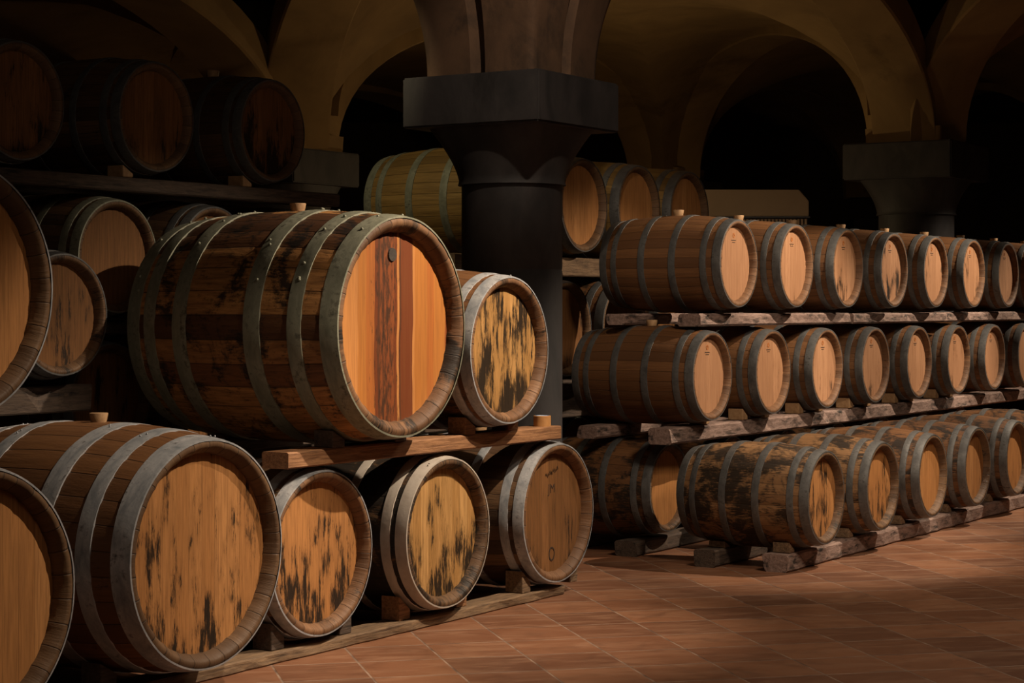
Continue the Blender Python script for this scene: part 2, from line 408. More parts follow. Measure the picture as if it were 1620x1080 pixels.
def block(name, L, D, H, mat, loc, rz=ROT, jit=.006, bev=.008, seed=0, parent=None):
    """timber: local x length L, y depth D, z height H, origin at bottom centre of the -x end"""
    bm = bmesh.new(); rnd = random.Random(seed)
    nx = max(2, int(L/.12)); rows = []
    for i in range(nx+1):
        x = L*i/nx
        j = [(rnd.uniform(-jit, jit), rnd.uniform(-jit*.4, 0)) for _ in range(4)]
        b = bev
        sec = []
        for (cy, cz, q) in ((-D/2, 0, 0), (D/2, 0, 1), (D/2, H, 2), (-D/2, H, 3)):
            sy = -1 if cy < 0 else 1; sz = 1 if cz > 0 else -1
            dy = j[q][0]; dz = j[q][1] if cz > 0 else 0
            a1 = (cy+dy, cz+dz-sz*b); a2 = (cy+dy-sy*b, cz+dz)
            sec += [a2, a1] if q in (1, 3) else [a1, a2]
        # order: walk around
        sec = sorted(sec, key=lambda p: math.atan2((p[1]-H/2)/H, p[0]/D))
        rows.append([bm.verts.new((x, p[0], p[1])) for p in sec])
    for A, B in zip(rows, rows[1:]):
        for q in range(8): bm.faces.new((A[q], B[q], B[(q+1) % 8], A[(q+1) % 8]))
    bm.faces.new(rows[0]); bm.faces.new(rows[-1][::-1])
    bmesh.ops.recalc_face_normals(bm, faces=bm.faces)
    me = mesh_from(name, bm, M[mat], smooth=False)
    return link(name, me, parent, loc, rz)
def rmax(k, front, a, b):
    """largest radius of a barrel between the row offsets a and b"""
    ys = [front-b+(b-a)*q/6 for q in range(7)]
    ys = [y for y in ys if 0 <= y <= k['L']]
    return max(k['rad'](y) for y in ys) if ys else None
def beam(s0, s1, n, z0, z1, mat, label, group=None, D=.14, seed=0, jit=.006, bev=.008, name='stacking_timber'):
    mid = (z0+z1)/2; top, bot = z1, z0; jj = jit+.007
    for (s, nf, z, k) in REG:
        R = rmax(k, nf, n-D/2-jit, n+D/2+jit)
        if R is None: continue
        dx = max(0, s0-s, s-s1)
        if dx >= R: continue
        h = math.sqrt(R*R-dx*dx)
        if z > mid and z-h-z1 < .004: top = min(top, z-h-.007)
        if z <= mid and z0-(z+h) < .004: bot = max(bot, z+h+.007)
    if top-bot < .03: print('THIN', label, top, bot)
    BEAMS.append((s0, s1, n-D/2, n+D/2, bot, top))
    o = block(name, s1-s0, D, top-bot, mat, W(s0, n, bot), jit=jit, seed=seed, bev=bev)
    return tag(o, label, 'timber', group)
def wedge(s, n, z, w, h1, h2, d, mat, label, group=None, side=1):
    """sloped block; high end away from the barrel"""
    bm = bmesh.new()
    prof = [(-w/2, 0), (w/2, 0), (w/2, h2 if side > 0 else h1), (-w/2, h1 if side > 0 else h2)]
    A = [bm.verts.new((x, -d/2, q)) for x, q in prof]; B = [bm.verts.new((x, d/2, q)) for x, q in prof]
    bm.faces.new(A); bm.faces.new(B[::-1])
    for i in range(4): bm.faces.new((A[i], B[i], B[(i+1) % 4], A[(i+1) % 4]))
    bmesh.ops.recalc_face_normals(bm, faces=bm.faces)
    bmesh.ops.bevel(bm, geom=list(bm.edges), offset=.004, segments=1, affect='EDGES')
    o = link('wooden_wedge', mesh_from('wooden_wedge', bm, M[mat], smooth=False), None, W(s, n, z), ROT)
    return tag(o, label, 'wedge', group)

def add_box(bm, x0, x1, y0, y1, z0, z1, bev=0):
    vs = [bm.verts.new((x, y, z)) for x in (x0, x1) for y in (y0, y1) for z in (z0, z1)]
    for q in ((0, 1, 3, 2), (4, 6, 7, 5), (0, 4, 5, 1), (2, 3, 7, 6), (0, 2, 6, 4), (1, 5, 7, 3)):
        bm.faces.new([vs[i] for i in q])
def struct(name, bm, mat, parent=None, smooth=False, loc=None, rz=None):
    bmesh.ops.recalc_face_normals(bm, faces=bm.faces)
    o = link(name, mesh_from(name, bm, M[mat], smooth=smooth), parent, loc, rz)
    if not parent: o['kind'] = 'structure'
    return o

# ------------------------------------------------------------------ setting
bm = bmesh.new(); add_box(bm, -16, 18, -4, 38, -.2, 0); struct('floor', bm, 'floor')
bm = bmesh.new(); add_box(bm, -16, 18, -4, 38, 5.25, 5.45); struct('ceiling', bm, 'wall')
for nm, b in (('wall_back', (-16, 18, 38, 38.3)), ('wall_front', (-16, 18, -4.3, -4)), ('wall_left', (-16.3, -16, -4, 38)), ('wall_right', (18, 18.3, -4, 38))):
    bm = bmesh.new(); add_box(bm, b[0], b[1], b[2], b[3], -.2, 5.45); struct(nm, bm, 'wall')

EYE = 1.72
ZT = EYE+1.475; ZB = EYE+1.150            # abacus top and bottom
P1 = Vector((0, 12.97)); P2 = Vector((4.24, 20.80)); P3 = Vector((-2.18, 19.0))
U = P2-P1; V = P3-P1
def PP(i, j): return P1+U*i+V*j
def lift(p):
    """the springing line climbs a little from pillar to pillar along the rows"""
    q = Vector(p[:2])-P1; det = U.x*V.y-U.y*V.x
    return .215*(q.x*V.y-q.y*V.x)/det
T0, RISE = .43, 1.52
def prof(t, D):
    """height of the vault above the abacus at distance t along a span D"""
    t = min(max(t, 0), D)
    A = D/2-T0
    x = abs(t-D/2)
    if x >= A: return 0.0
    return RISE*math.sqrt(max(0, 1-(x/A)**2))
def samples(D, n=22):
    A = D/2-T0
    xs = [0, T0*.5]
    for k in range(n+1): xs.append(D/2-A*math.cos(PI*k/n))
    xs += [D-T0*.5, D]
    return xs
def vault_web(i, j, num):
    o0 = PP(i, j); DU, DV = U.length, V.length; uu, vv = U.normalized(), V.normalized()
    bm = bmesh.new(); xs, ys = samples(DU), samples(DV); g = []
    for a in xs:
        g.append([bm.verts.new((*(o0+uu*a+vv*b), ZT+lift(o0+uu*a+vv*b)+.09+max(prof(a, DU), prof(b, DV)))) for b in ys])
    for a in range(len(xs)-1):
        for b in range(len(ys)-1):
            h = (len(xs)-1)/2; q = (g[a][b], g[a][b+1], g[a+1][b+1], g[a+1][b])
            if (a < h) == (b < h): bm.faces.new((q[0], q[1], q[2])); bm.faces.new((q[0], q[2], q[3]))
            else: bm.faces.new((q[0], q[1], q[3])); bm.faces.new((q[1], q[2], q[3]))
    top = [[bm.verts.new((v.co.x, v.co.y, v.co.z+.14)) for v in r] for r in g]
    for a in range(len(xs)-1):
        for b in range(len(ys)-1):
            bm.faces.new((top[a][b], top[a+1][b], top[a+1][b+1], top[a][b+1]))
    me = mesh_from('vault_web', bm, M['plaster'])
    o = link('trim_%d' % num, me); o['kind'] = 'structure'; return o
def arch(pa, pb, num, width=.66, thick=.35, below=0.0):
    D = (pb-pa).length; d = (pb-pa).normalized(); nrm = Vector((-d.y, d.x))
    bm = bmesh.new(); rows = []
    xs = [x for x in samples(D, 36) if T0*(.7 if 'P1' in globals() and min((pa-P1).length, (pb-P1).length) < .1 else .3) <= x <= D-T0*.7]
    for x in xs:
        h = prof(x, D)
        pts = []
        for (q, e) in ((-.5, thick), (-.5, .02), (-.47, 0), (.47, 0), (.5, .02), (.5, thick)):
            p = pa+d*x+nrm*width*q
            pts.append(bm.verts.new((p.x, p.y, ZT+lift(p)+.004+h+e-below)))
        rows.append(pts)
    for A, B in zip(rows, rows[1:]):
        for q in range(6): bm.faces.new((A[q], B[q], B[(q+1) % 6], A[(q+1) % 6]))
    bmesh.ops.recalc_face_normals(bm, faces=bm.faces)
    o = link('trim_%d' % num, mesh_from('arch_band', bm, M['plaster'])); o['kind'] = 'structure'; return o

def pillar(p, r, label, a=1.03, th=.325):
    ZT = globals()['ZT']+lift(p); ZB = ZT-th; near = abs(p.x-P1.x) < .1 and abs(p.y-P1.y) < .1
    root = bpy.data.objects.new('stone_pillar', None); C.objects.link(root)
    root.location = (p.x, p.y, 0); root.rotation_euler = (0, 0, ROT); tag(root, label, 'pillar', None)
    def turned(pr, seg, nm, mat, tw=0):
        bm = bmesh.new(); rings = []
        for (r_, z) in pr: rings.append([bm.verts.new((r_*math.cos(2*PI*(k+tw)/seg), r_*math.sin(2*PI*(k+tw)/seg), z)) for k in range(seg)])
        for A, B in zip(rings, rings[1:]):
            for k in range(seg): bm.faces.new((A[k], A[(k+1) % seg], B[(k+1) % seg], B[k]))
        bm.faces.new(rings[0][::-1]); bm.faces.new(rings[-1])
        return link(nm, mesh_from(nm, bm, M[mat]), root)
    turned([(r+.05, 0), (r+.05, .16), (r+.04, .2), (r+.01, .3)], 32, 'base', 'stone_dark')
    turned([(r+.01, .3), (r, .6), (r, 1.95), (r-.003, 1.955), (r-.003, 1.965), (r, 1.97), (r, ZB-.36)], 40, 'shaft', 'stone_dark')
    # bell of the capital: round below, opening to a square with cut corners
    bm = bmesh.new(); seg = 64; rings = []
    for i in range(13):
        t = i/12; ring = []
        for k in range(seg):
            an = 2*PI*k/seg
            c, s_ = math.cos(an), math.sin(an)
            sq = (a*.43)/(abs(c)**5+abs(s_)**5)**.2
            e = t**1.5
            rr = (r+.012)*(1-e)+sq*e
            if i == 0: rr += .012
            ring.append(bm.verts.new((rr*c, rr*s_, ZB-.36+.36*t)))
        rings.append(ring)
    for A, B in zip(rings, rings[1:]):
        for k in range(seg): bm.faces.new((A[k], A[(k+1) % seg], B[(k+1) % seg], B[k]))
    bm.faces.new(rings[0][::-1]); bm.faces.new(rings[-1])
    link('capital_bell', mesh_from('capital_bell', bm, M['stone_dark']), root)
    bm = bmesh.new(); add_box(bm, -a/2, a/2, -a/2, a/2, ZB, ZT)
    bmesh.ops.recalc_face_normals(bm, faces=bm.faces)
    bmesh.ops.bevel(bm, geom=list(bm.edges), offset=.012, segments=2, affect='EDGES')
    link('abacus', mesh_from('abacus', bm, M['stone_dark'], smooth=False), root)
    # springer: four stones with a groove in the middle of every face, flaring upwards
    bm = bmesh.new(); rings = []
    hb = T0
    for i in range(15):
        h = (.95 if near else .16)*i/14
        off = 1.15*(1-math.sqrt(1-(h/RISE)**2))
        b = hb-.02+off; ring = []
        base = []
        for q in range(4):
            ca, sa = math.cos(q*PI/2), math.sin(q*PI/2)
            m_ = .07+off*.1
            for (x, y) in ((b, -b*.86), (b, -m_*.8), (b-m_, -m_*.12), (b-m_, m_*.12), (b, m_*.8), (b, b*.86), (b*.985, b*.95), (b*.95, b*.985)):
                base.append((x*ca-y*sa, x*sa+y*ca))
        rings.append([bm.verts.new((x, y, ZT+h)) for x, y in base])
    nn = len(rings[0])
    for A, B in zip(rings, rings[1:]):
        for k in range(nn): bm.faces.new((A[k], A[(k+1) % nn], B[(k+1) % nn], B[k]))
    bm.faces.new(rings[0][::-1]); bm.faces.new(rings[-1])
    link('springer_block', mesh_from('springer_block', bm, M['spring' if near else 'plaster']), root)
    return root
num = 1
skip_p = {(0, -1), (-1, -1), (2, -1)}
for i in (-1, 0, 1):
    for j in (-1, 0, 1):
        if {(i, j), (i+1, j), (i, j+1), (i+1, j+1)} & {(0, -1), (-1, -1), (-1, 0)}: continue
        vault_web(i, j, num); num += 1
pts = [(i, j) for i in range(-1, 3) for j in range(-1, 3) if (i, j) not in {(0, -1), (-1, -1), (-1, 0)}]
for (i, j) in pts:
    for (di, dj) in ((1, 0), (0, 1)):
        if (i+di, j+dj) in pts:
            arch(PP(i, j), PP(i+di, j+dj), num); num += 1
pl = {(0, 0): 'massive dark stone pillar with a square capital standing behind the foreground barrels',
      (1, 0): 'dark stone pillar with a square capital behind the far right stack',
      (0, 1): 'dark stone pillar seen past the upper left barrels, only its capital showing',
      (1, 1): 'dark pillar far back where the ochre vault springs right of the big pillar',
      (2, 0): 'dark pillar deep in the cellar beyond the right edge'}
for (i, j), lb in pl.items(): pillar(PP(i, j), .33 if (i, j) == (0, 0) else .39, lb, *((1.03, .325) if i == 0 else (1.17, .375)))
for (i, j) in pts:
    if (i, j) not in pl:
        bm = bmesh.new(); p = PP(i, j); add_box(bm, p.x-.4, p.x+.4, p.y-.4, p.y+.4, 0, ZT+.05)
        struct('trim_%d' % num, bm, 'stone_dark'); num += 1

# ------------------------------------------------------------------ left stack, front rank
barrel('large', 5.24, -5.63, .615, 'large barrel with plain tan head cut off by the bottom left corner', mold=.35, hmold=.02, head='head_tan', stave='stave_dark')
barrel('large', 6.67, -5.73, .636, 'large barrel with blue-grey hoops and wide stained tan head, second in foreground bottom row', mold=.3, hmold=.5, head='head_tan')
barrel('mid', 7.83, -5.99, .500, 'barrel with black knotty stains on its head, third in foreground bottom row', mold=.5, hmold=.62, head='head_tan')
barrel('midwhite', 8.90, -5.96, .500, 'barrel with whitish painted hoops and mouldy golden head in bottom row of left stack', mold=.85, hmold=.6, head='head_gold')
b885 = barrel('mid', 10.10, -5.98, .500, 'barrel with worn blue-white hoops and brown head at right end of left stack bottom row', mold=.3, hmold=.33, head='head_dark', stave='stave_dark', hoop='hoop_blue')
barrel('large', 5.30, -5.81, 1.785, 'large barrel with smooth amber head cut off by the left edge, above the corner barrel', mold=.3, hmold=.0, head='head_tan', stave='stave_dark')
g = barrel('giant', 8.195, -5.76, 1.618, 'huge cask with bright orange and red striped head and green-grey hoops on the timber beam', mold=.60, hmold=.3, name='big_cask')
bsm = barrel('mid', 9.35, -5.85, 1.478, 'barrel with steel hoops and flaking golden head, right of the huge cask on the beam', mold=.5, hmold=.82, head='head_gold', stave='stave_oak')
# plug in the big head
def plug(root, x, z, r, y, mat, nm='bung'):
    bm = bmesh.new(); uvl = bm.loops.layers.uv.new('UVMap')
    A = [bm.verts.new((x+r*math.cos(2*PI*k/28), y, z+r*math.sin(2*PI*k/28))) for k in range(28)]
    B = [bm.verts.new((x+.93*r*math.cos(2*PI*k/28), y-.008, z+.93*r*math.sin(2*PI*k/28))) for k in range(28)]
    bm.faces.new(B)
    for k in range(28): bm.faces.new((A[k], A[(k+1) % 28], B[(k+1) % 28], B[k]))
    bmesh.ops.recalc_face_normals(bm, faces=bm.faces)
    o = link(nm, mesh_from(nm, bm, M[mat]), root); return o
p_ = plug(HEADS[g.name], -.02, .602+.365, .036, .0655, 'bung_dark', 'head_plug'); p_['label'] = 'dark round plug near the top of the striped head'
# burnt letters on the brown head
def text_part(root, s, size, x, z, y, mat, nm='burnt_mark', ext=.0012):
    cu = bpy.data.curves.new('t', 'FONT'); cu.body = s; cu.size = size; cu.extrude = ext; cu.align_x = 'CENTER'; cu.align_y = 'CENTER'
    to = bpy.data.objects.new('t', cu); C.objects.link(to)
    bpy.context.view_layer.update()
    me = bpy.data.meshes.new_from_object(to.evaluated_get(bpy.context.evaluated_depsgraph_get()))
    bpy.data.objects.remove(to)
    me.transform(Matrix.Translation((x, y, z)) @ Matrix.Rotation(PI/2, 4, 'X'))
    me.materials.clear(); me.materials.append(M[mat])
    return link(nm, me, root)
text_part(HEADS[b885.name], 'JM', .075, 0.0, .455+.140, .0545, 'mark')
bm = bmesh.new(); prev = None                     # worn script, too faint to read
for q in range(61):
    x = -.075+.15*q/60; z = .455+.235+.02*x/.075+.011*math.sin(q*.95)+.006*math.sin(q*.37)
    cur = (bm.verts.new((x, .0535, z)), bm.verts.new((x+.004, .0535, z+.006)))
    if prev: bm.faces.new((prev[0], prev[1], cur[1], cur[0]))
    prev = cur
bmesh.ops.solidify(bm, geom=list(bm.faces), thickness=.0012)
bmesh.ops.recalc_face_normals(bm, faces=bm.faces); link('burnt_mark', mesh_from('burnt_mark', bm, M['mark'], smooth=False), HEADS[b885.name])
def ring_part(root, x, z, r, w, y, mat, nm='burnt_mark', sx=1, sub=True):
    bm = bmesh.new(); N = 28
    R = []
    for rr, yy in ((r, y), (r, y-.002), (r-w, y-.002), (r-w, y)):
        R.append([bm.verts.new((x+sx*rr*math.cos(2*PI*k/N), yy, z+rr*math.sin(2*PI*k/N))) for k in range(N)])
    for A, B in zip(R, R[1:]):
        for k in range(N): bm.faces.new((A[k], A[(k+1) % N], B[(k+1) % N], B[k]))
    bmesh.ops.recalc_face_normals(bm, faces=bm.faces)
    return link(nm, mesh_from(nm, bm, M[mat]), root)
ring_part(HEADS[b885.name], 0.0, .455-.245, .042, .010, .0545, 'mark', sx=.8)

beam(6.05, 10.22, -6.10, 0, .088, 'beam_old', 'long worn timber lying on the floor along the front of the left stack', 'floor timbers of the left stack', D=.16, seed=1)
beam(6.05, 10.2, -6.92, 0, .088, 'beam_dark', 'long timber on the floor under the rear ends of the left stack', 'floor timbers of the left stack', D=.15, seed=2)
beam(7.52, 10.10, -6.05, .925, 1.035, 'beam_red', 'thick reddish sawn timber carrying the huge cask, its sawn end facing left', None, D=.16, seed=3, jit=.003)
beam(7.52, 10.10, -6.85, .925, 1.035, 'beam_dark', 'rear timber behind the reddish one, under the back of the huge cask', None, D=.15, seed=4)
beam(4.4, 5.62, -6.0, 1.165, 1.235, 'beam_dark', 'dark timber between the two large barrels cut off at the left edge', None, D=.15, seed=5)
beam(4.4, 5.62, -6.75, 1.165, 1.235, 'beam_dark', 'rear dark timber between the two large barrels at the left edge', None, D=.15, seed=6)
beam(4.4, 6.0, -5.95, 0, .075, 'beam_dark', 'floor timber under the corner barrel at bottom left', None, D=.16, seed=7)
beam(4.4, 6.0, -6.65, 0, .075, 'beam_dark', 'rear floor timber under the corner barrel at bottom left', None, D=.16, seed=8)
def wedge_pair(s, n, z, R, mat, lab, grp=None, left=True, right=True, w=.10, d=.12, k=.62):
    bs, nf, za, kk = min((b for b in REG if abs(b[0]-s) < .02 and b[2] > z), key=lambda b: (abs(b[2]-z), ))
    rr = rmax(kk, nf, n-d/2, n+d/2)+.007
    base = max([b[5] for b in BEAMS if b[0] < s < b[1] and b[2]-.05 < n < b[3]+.05 and b[5] < za-.1 and abs(b[5]-z) < .09] or [0])
    dx = rr*k; h = za-math.sqrt(rr*rr-dx*dx)-base-.004; sl = dx/math.sqrt(rr*rr-dx*dx)*w/2
    if left: wedge(s-dx, n, base, w, h-sl, h+sl, d, mat, lab[0], grp, side=-1)
    if right: wedge(s+dx, n, base, w, h-sl, h+sl, d, mat, lab[1], grp, side=1)
# wedge(side=-1): high end on the far (-s) side
wedge_pair(10.10, -6.10, .09, .41, 'beam_old', ('pale wooden wedge left of the brown-headed end barrel on the floor timber', 'wooden wedge right of the brown-headed end barrel'), w=.09)
wedge_pair(8.90, -6.12, .09, .41, 'beam_red', ('reddish wooden wedge left of the white-hooped barrel', 'wooden wedge right of the white-hooped barrel'))
wedge_pair(7.83, -6.12, .09, .41, 'beam_dark', ('dark wooden wedge left of the barrel with black knotty stains', 'dark wooden wedge right of the barrel with black knotty stains'))
wedge_pair(6.67, -6.12, .09, .50, 'beam_dark', ('dark wooden wedge left of the large blue-hooped barrel', 'dark wooden wedge right of the large blue-hooped barrel'), k=.5)
wedge_pair(9.35, -6.03, 1.036, .40, 'beam_red', ('small reddish wedge between the huge cask and the flaking golden barrel', 'small wedge under the right side of the flaking golden barrel'), k=.5)
wedge_pair(8.195, -6.03, 1.036, .56, 'beam_dark', ('dark wedge under the left side of the huge cask', 'dark wedge under the right side of the huge cask'), k=.45)

# tape roll on the beam end
t = bpy.data.objects.new('tape_roll', None); C.objects.link(t); p = W(9.985, -6.03, 1.036); p.z = [b[5] for b in BEAMS if abs(b[5]-1.03) < .04 and b[0] < 9.98 < b[1]][0]; t.location = p; t.rotation_euler = (0, 0, ROT)
tag(t, 'roll of brown tape with blue core on the right end of the reddish timber', 'tape roll')
def ringz(ro, ri, z0, z1, mat, nm, par):
    bm = bmesh.new(); N = 40; R = []
    for r, z in ((ro, z0), (ro, z1-.003), (ro-.003, z1), (ri+.001, z1), (ri, z1-.002), (ri, z0)):
        R.append([bm.verts.new((r*math.cos(2*PI*k/N), r*math.sin(2*PI*k/N), z)) for k in range(N)])
    R.append(R[0])
    for A, B in zip(R, R[1:]):
        for k in range(N): bm.faces.new((A[k], A[(k+1) % N], B[(k+1) % N], B[k]))
    bmesh.ops.recalc_face_normals(bm, faces=bm.faces)
    return link(nm, mesh_from(nm, bm, M[mat]), par)
ringz(.052, .0425, 0, .062, 'tape', 'tape', t); ringz(.042, .036, 0, .063, 'blue', 'core', t); ringz(.0355, .022, .05, .0625, 'paleblue', 'core_label', t)

# ------------------------------------------------------------------ left stack, rear rank (in the dark)
for s, x, tx in ((7.27, 1, 'dark barrel with streaked head, leftmost of the three on the high dark beam'),
                 (8.29, 2, 'dark barrel with plain brown head, middle one of the three on the high beam'),
                 (9.31, 3, 'dark barrel with black-streaked head, rightmost of the three on the high beam')):
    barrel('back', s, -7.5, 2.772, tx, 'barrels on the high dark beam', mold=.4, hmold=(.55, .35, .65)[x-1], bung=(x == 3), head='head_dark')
beam(6.4, 10.03, -7.62, 2.35, 2.436, 'beam_dark', 'long dark beam high on the left carrying three dark barrels', None, D=.15, seed=11)
beam(6.4, 10.0, -8.22, 2.35, 2.436, 'beam_dark', 'rear beam behind the long dark one high on the left', None, D=.15, seed=12)
barrel('back', 7.94, -7.46, 1.99, 'dark barrel with plain reddish-brown head and pale green hoops behind the huge cask', mold=.3, hmold=.0, head='head_dark', hoop='hoop_green', bung=False)
barrel('back', 8.78, -7.5, 1.99, 'dark barrel just peeking over the top of the huge cask', mold=.5, hmold=.3, bung=False)
barrel('back', 9.6, -7.5, 1.99, 'dark barrel hidden behind the huge cask under the end of the high beam', mold=.5, hmold=.3, bung=False)
barrel('back', 7.19, -7.12, 1.68, 'small dark barrel with rough worn head above the large blue-hooped barrel', mold=.7, hmold=.5, hoop='hoop_grey', bung=False)
beam(7.62, 10.0, -7.66, 1.57, 1.655, 'beam_dark', 'dark beam under the middle dark barrels of the rear left stack', None, D=.15, seed=13)
beam(7.62, 10.0, -8.25, 1.57, 1.655, 'beam_dark', 'rear dark beam under the middle dark barrels of the rear left stack', None, D=.15, seed=14)
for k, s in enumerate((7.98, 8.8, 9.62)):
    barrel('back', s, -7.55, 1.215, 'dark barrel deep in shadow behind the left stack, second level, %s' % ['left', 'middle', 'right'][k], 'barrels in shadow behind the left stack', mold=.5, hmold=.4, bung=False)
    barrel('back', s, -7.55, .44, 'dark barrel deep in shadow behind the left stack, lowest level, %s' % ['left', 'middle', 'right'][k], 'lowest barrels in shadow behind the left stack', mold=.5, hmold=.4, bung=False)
for z0, z1, lb in ((.79, .88, 'dark timber between lowest and second level of the rear left stack'), (0, .10, 'dark timber on the floor under the rear left stack')):
    for n in (-7.7, -8.3): beam(7.5, 10.0, n, z0, z1, 'beam_dark', lb + (', front' if n > -8 else ', rear'), 'dark beams of the rear left stack, ' + ('upper' if z0 else 'floor'), D=.15, seed=int(-n*10))
barrel('large', 6.72, -7.25, .63, 'large dark barrel in shadow behind the large blue-hooped barrel', mold=.5, hmold=.5, bung=False, stave='stave_dark', head='head_dark')
beam(6.4, 7.52, -7.35, 1.185, 1.345, 'beam_dark', 'short rough timber under the small dark barrel with worn head', None, D=.2, seed=15, jit=.02)
beam(6.4, 7.5, -7.95, 1.2, 1.355, 'beam_dark', 'rear short timber under the small dark barrel with worn head', None, D=.16, seed=16, jit=.01)
beam(6.2, 7.3, -7.5, 0, .075, 'beam_dark', 'short floor timber under the large dark shadowed barrel', None, D=.16, seed=17)

wedge_pair(8.29, -7.62, 2.43, .34, 'bung', ('pale wedge on the high dark beam left of the middle dark barrel', ''), right=False, w=.08, k=.5)
wedge_pair(9.31, -7.62, 2.43, .34, 'bung', ('pale wedge on the high dark beam left of the rightmost dark barrel', ''), right=False, w=.08, k=.5)
# ------------------------------------------------------------------ middle rank behind the big pillar
ORD = ['leftmost', 'second from left', 'third from left', 'fourth from left', 'fifth from left', 'sixth from left', 'seventh from left', 'eighth from left', 'ninth from left', 'tenth from left']
D2 = .857
lbl = ['yellowish barrel with pale green hoops, its head hidden behind the big pillar', 'barrel with brown head just right of the big pillar on the high rear shelf', 'barrel on the high rear shelf, middle of the three right of the big pillar', 'barrel with brown head on the high rear shelf, nearest the cream box']
for k in range(4):
    barrel('rank', 11.84+D2*k, -7.3, 2.47, lbl[k], 'barrels on the high rear shelf', mold=.12, hmold=.12, head='head_dark' if 0 else 'head_tan', stave='stave_yellow', hoop='hoop_green' if k == 0 else None, bung=False)
for k in range(4):
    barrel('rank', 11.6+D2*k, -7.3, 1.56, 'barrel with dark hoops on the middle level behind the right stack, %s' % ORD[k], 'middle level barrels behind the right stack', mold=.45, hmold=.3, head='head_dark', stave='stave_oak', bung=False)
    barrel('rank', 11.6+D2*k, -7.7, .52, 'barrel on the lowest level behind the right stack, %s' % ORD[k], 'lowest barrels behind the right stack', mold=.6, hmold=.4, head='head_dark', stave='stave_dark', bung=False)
for n in (-7.5, -8.2):
    w_ = 'front' if n > -8 else 'rear'
    beam(11.15, 14.85, n, 1.935, 2.085, 'beam_old', 'brown beam under the high rear shelf barrels, %s of the two' % w_, None, D=.16, seed=21)
    beam(11.1, 14.7, n, .90, 1.175, 'beam_dark', 'deep dark beam under the mid level behind right stack, %s of two' % w_, None, D=.16, seed=22)
    beam(11.1, 14.7, n-.4, 0, .135, 'beam_dark', 'floor timber of the rear rank behind right stack, %s of two' % w_, None, D=.16, seed=23)

# ------------------------------------------------------------------ right stack
NT_, NM_, NB_, NA_ = -5.97, -6.05, -6.40, -5.13
for k in range(9):
    s = 12.54+.985*k
    barrel('oak', s, NT_, 2.022, 'oak barrel in the top row of the right stack, %s' % ORD[k], 'top row of the right stack', mold=.02 if k < 4 else .15, hmold=(.12, .25, .38, .5, .42, .34, .3, .3, .3)[k], head='head_pale', yaw=.0)
for k in range(9):
    s = 12.29+1.0*k
    barrel('oak', s, NM_, 1.245, 'oak barrel in the middle row of the right stack, %s' % ORD[k], 'middle row of the right stack', mold=.04 if k < 4 else .3, hmold=(.15, .28, .22, .34, .25, .35, .2, .2, .2, .2)[k], head='head_pale', bung=(k == 0))
for k in range(7):
    s = 12.33+1.0*k
    barrel('mould', s, NB_, .455, ('dark stained barrel with pale head, set back at the right stack floor level' if k == 0 else 'stained barrel in the set-back floor rank of the right stack, %s' % ORD[k]), 'set-back floor rank of the right stack', mold=.62, hmold=.25, head='head_tan', bung=False)
for k in range(6):
    s = 12.10+1.0*k
    barrel('mould', s, NA_, .470, ('mould-blotched yellowish barrel with grey hoops, nearest in the front floor row' if k == 0 else 'mouldy barrel in the front floor row of the right stack, %s' % ORD[k]), 'front floor row of the right stack', mold=(.74, .7, .62, .6, .6, .6)[k], hmold=(.62, .6, .3, .35, .3, .3)[k], head='head_tan', bung=False, stave='stave_tan' if k < 2 else None)
def segbeams(s0, s1, n, z0, z1, mat, lab, D, seed, lens=(2.3,)):
    s = s0; i = 0; rnd = random.Random(seed)
    while s < s1:
        L = lens[i % len(lens)]
        beam(s, min(s+L, s1)-.012, n+rnd.uniform(-.015, .015), z0, z1-rnd.uniform(0, .008), mat, lab % ORD[i], None, D=D, seed=seed+i, jit=.012, bev=.014)
        s += L; i += 1
segbeams(12.18, 21.2, -6.17, 1.572, 1.675, 'beam_grey', 'pinkish mould-spotted timber under the top row of the right stack, %s', .17, 31, (2.7, 2.2, 4.5))
segbeams(12.05, 21.2, -6.68, 1.572, 1.675, 'beam_grey', 'rear timber under the top row of the right stack, %s', .15, 41, (3.0, 6.5))
segbeams(11.93, 21.2, -6.27, .785, .925, 'beam_grey', 'mould-spotted timber under the middle row of the right stack, %s', .18, 51, (2.4, 2.6, 5.2))
segbeams(11.86, 21.2, -6.80, .785, .925, 'beam_grey', 'rear timber under the middle row of the right stack, %s', .15, 61, (3.0, 6.4))
segbeams(11.80, 17.6, -5.36, 0, .128, 'beam_grey', 'front floor timber of the right stack, %s', .17, 71, (6.0,))
segbeams(11.78, 17.6, -5.86, 0, .128, 'beam_dark', 'second floor timber of the right stack, behind the front one, %s', .15, 81, (6.0,))
segbeams(12.0, 19.2, -6.56, 0, .115, 'beam_dark', 'floor timber under the fronts of the set-back rank, %s', .16, 91, (8.2,))
segbeams(12.0, 19.2, -7.12, 0, .115, 'beam_dark', 'floor timber under the backs of the set-back rank, %s', .16, 95, (8.2,))
for k in range(6):
    wedge_pair(12.10+k, -5.36, .13, .33, 'beam_old', ('wooden wedge on the left of the %s barrel of the front floor row' % ORD[k], 'wooden wedge on the right of the %s barrel of the front floor row' % ORD[k]), right=False, w=.08, k=.5)
wedge_pair(12.10, -5.84, .13, .34, 'beam_old', ('rear wooden wedge on the left of the mould-blotched barrel', ''), right=False, w=.08, k=.4)
for k in range(6):
    wedge_pair(12.29+k, -6.25, .926, .33, 'bung', ('pale wedge on the left of the %s middle row barrel' % ORD[k], 'pale wedge on the right of the %s middle row barrel' % ORD[k]), w=.08, k=.55, left=(k != 0))

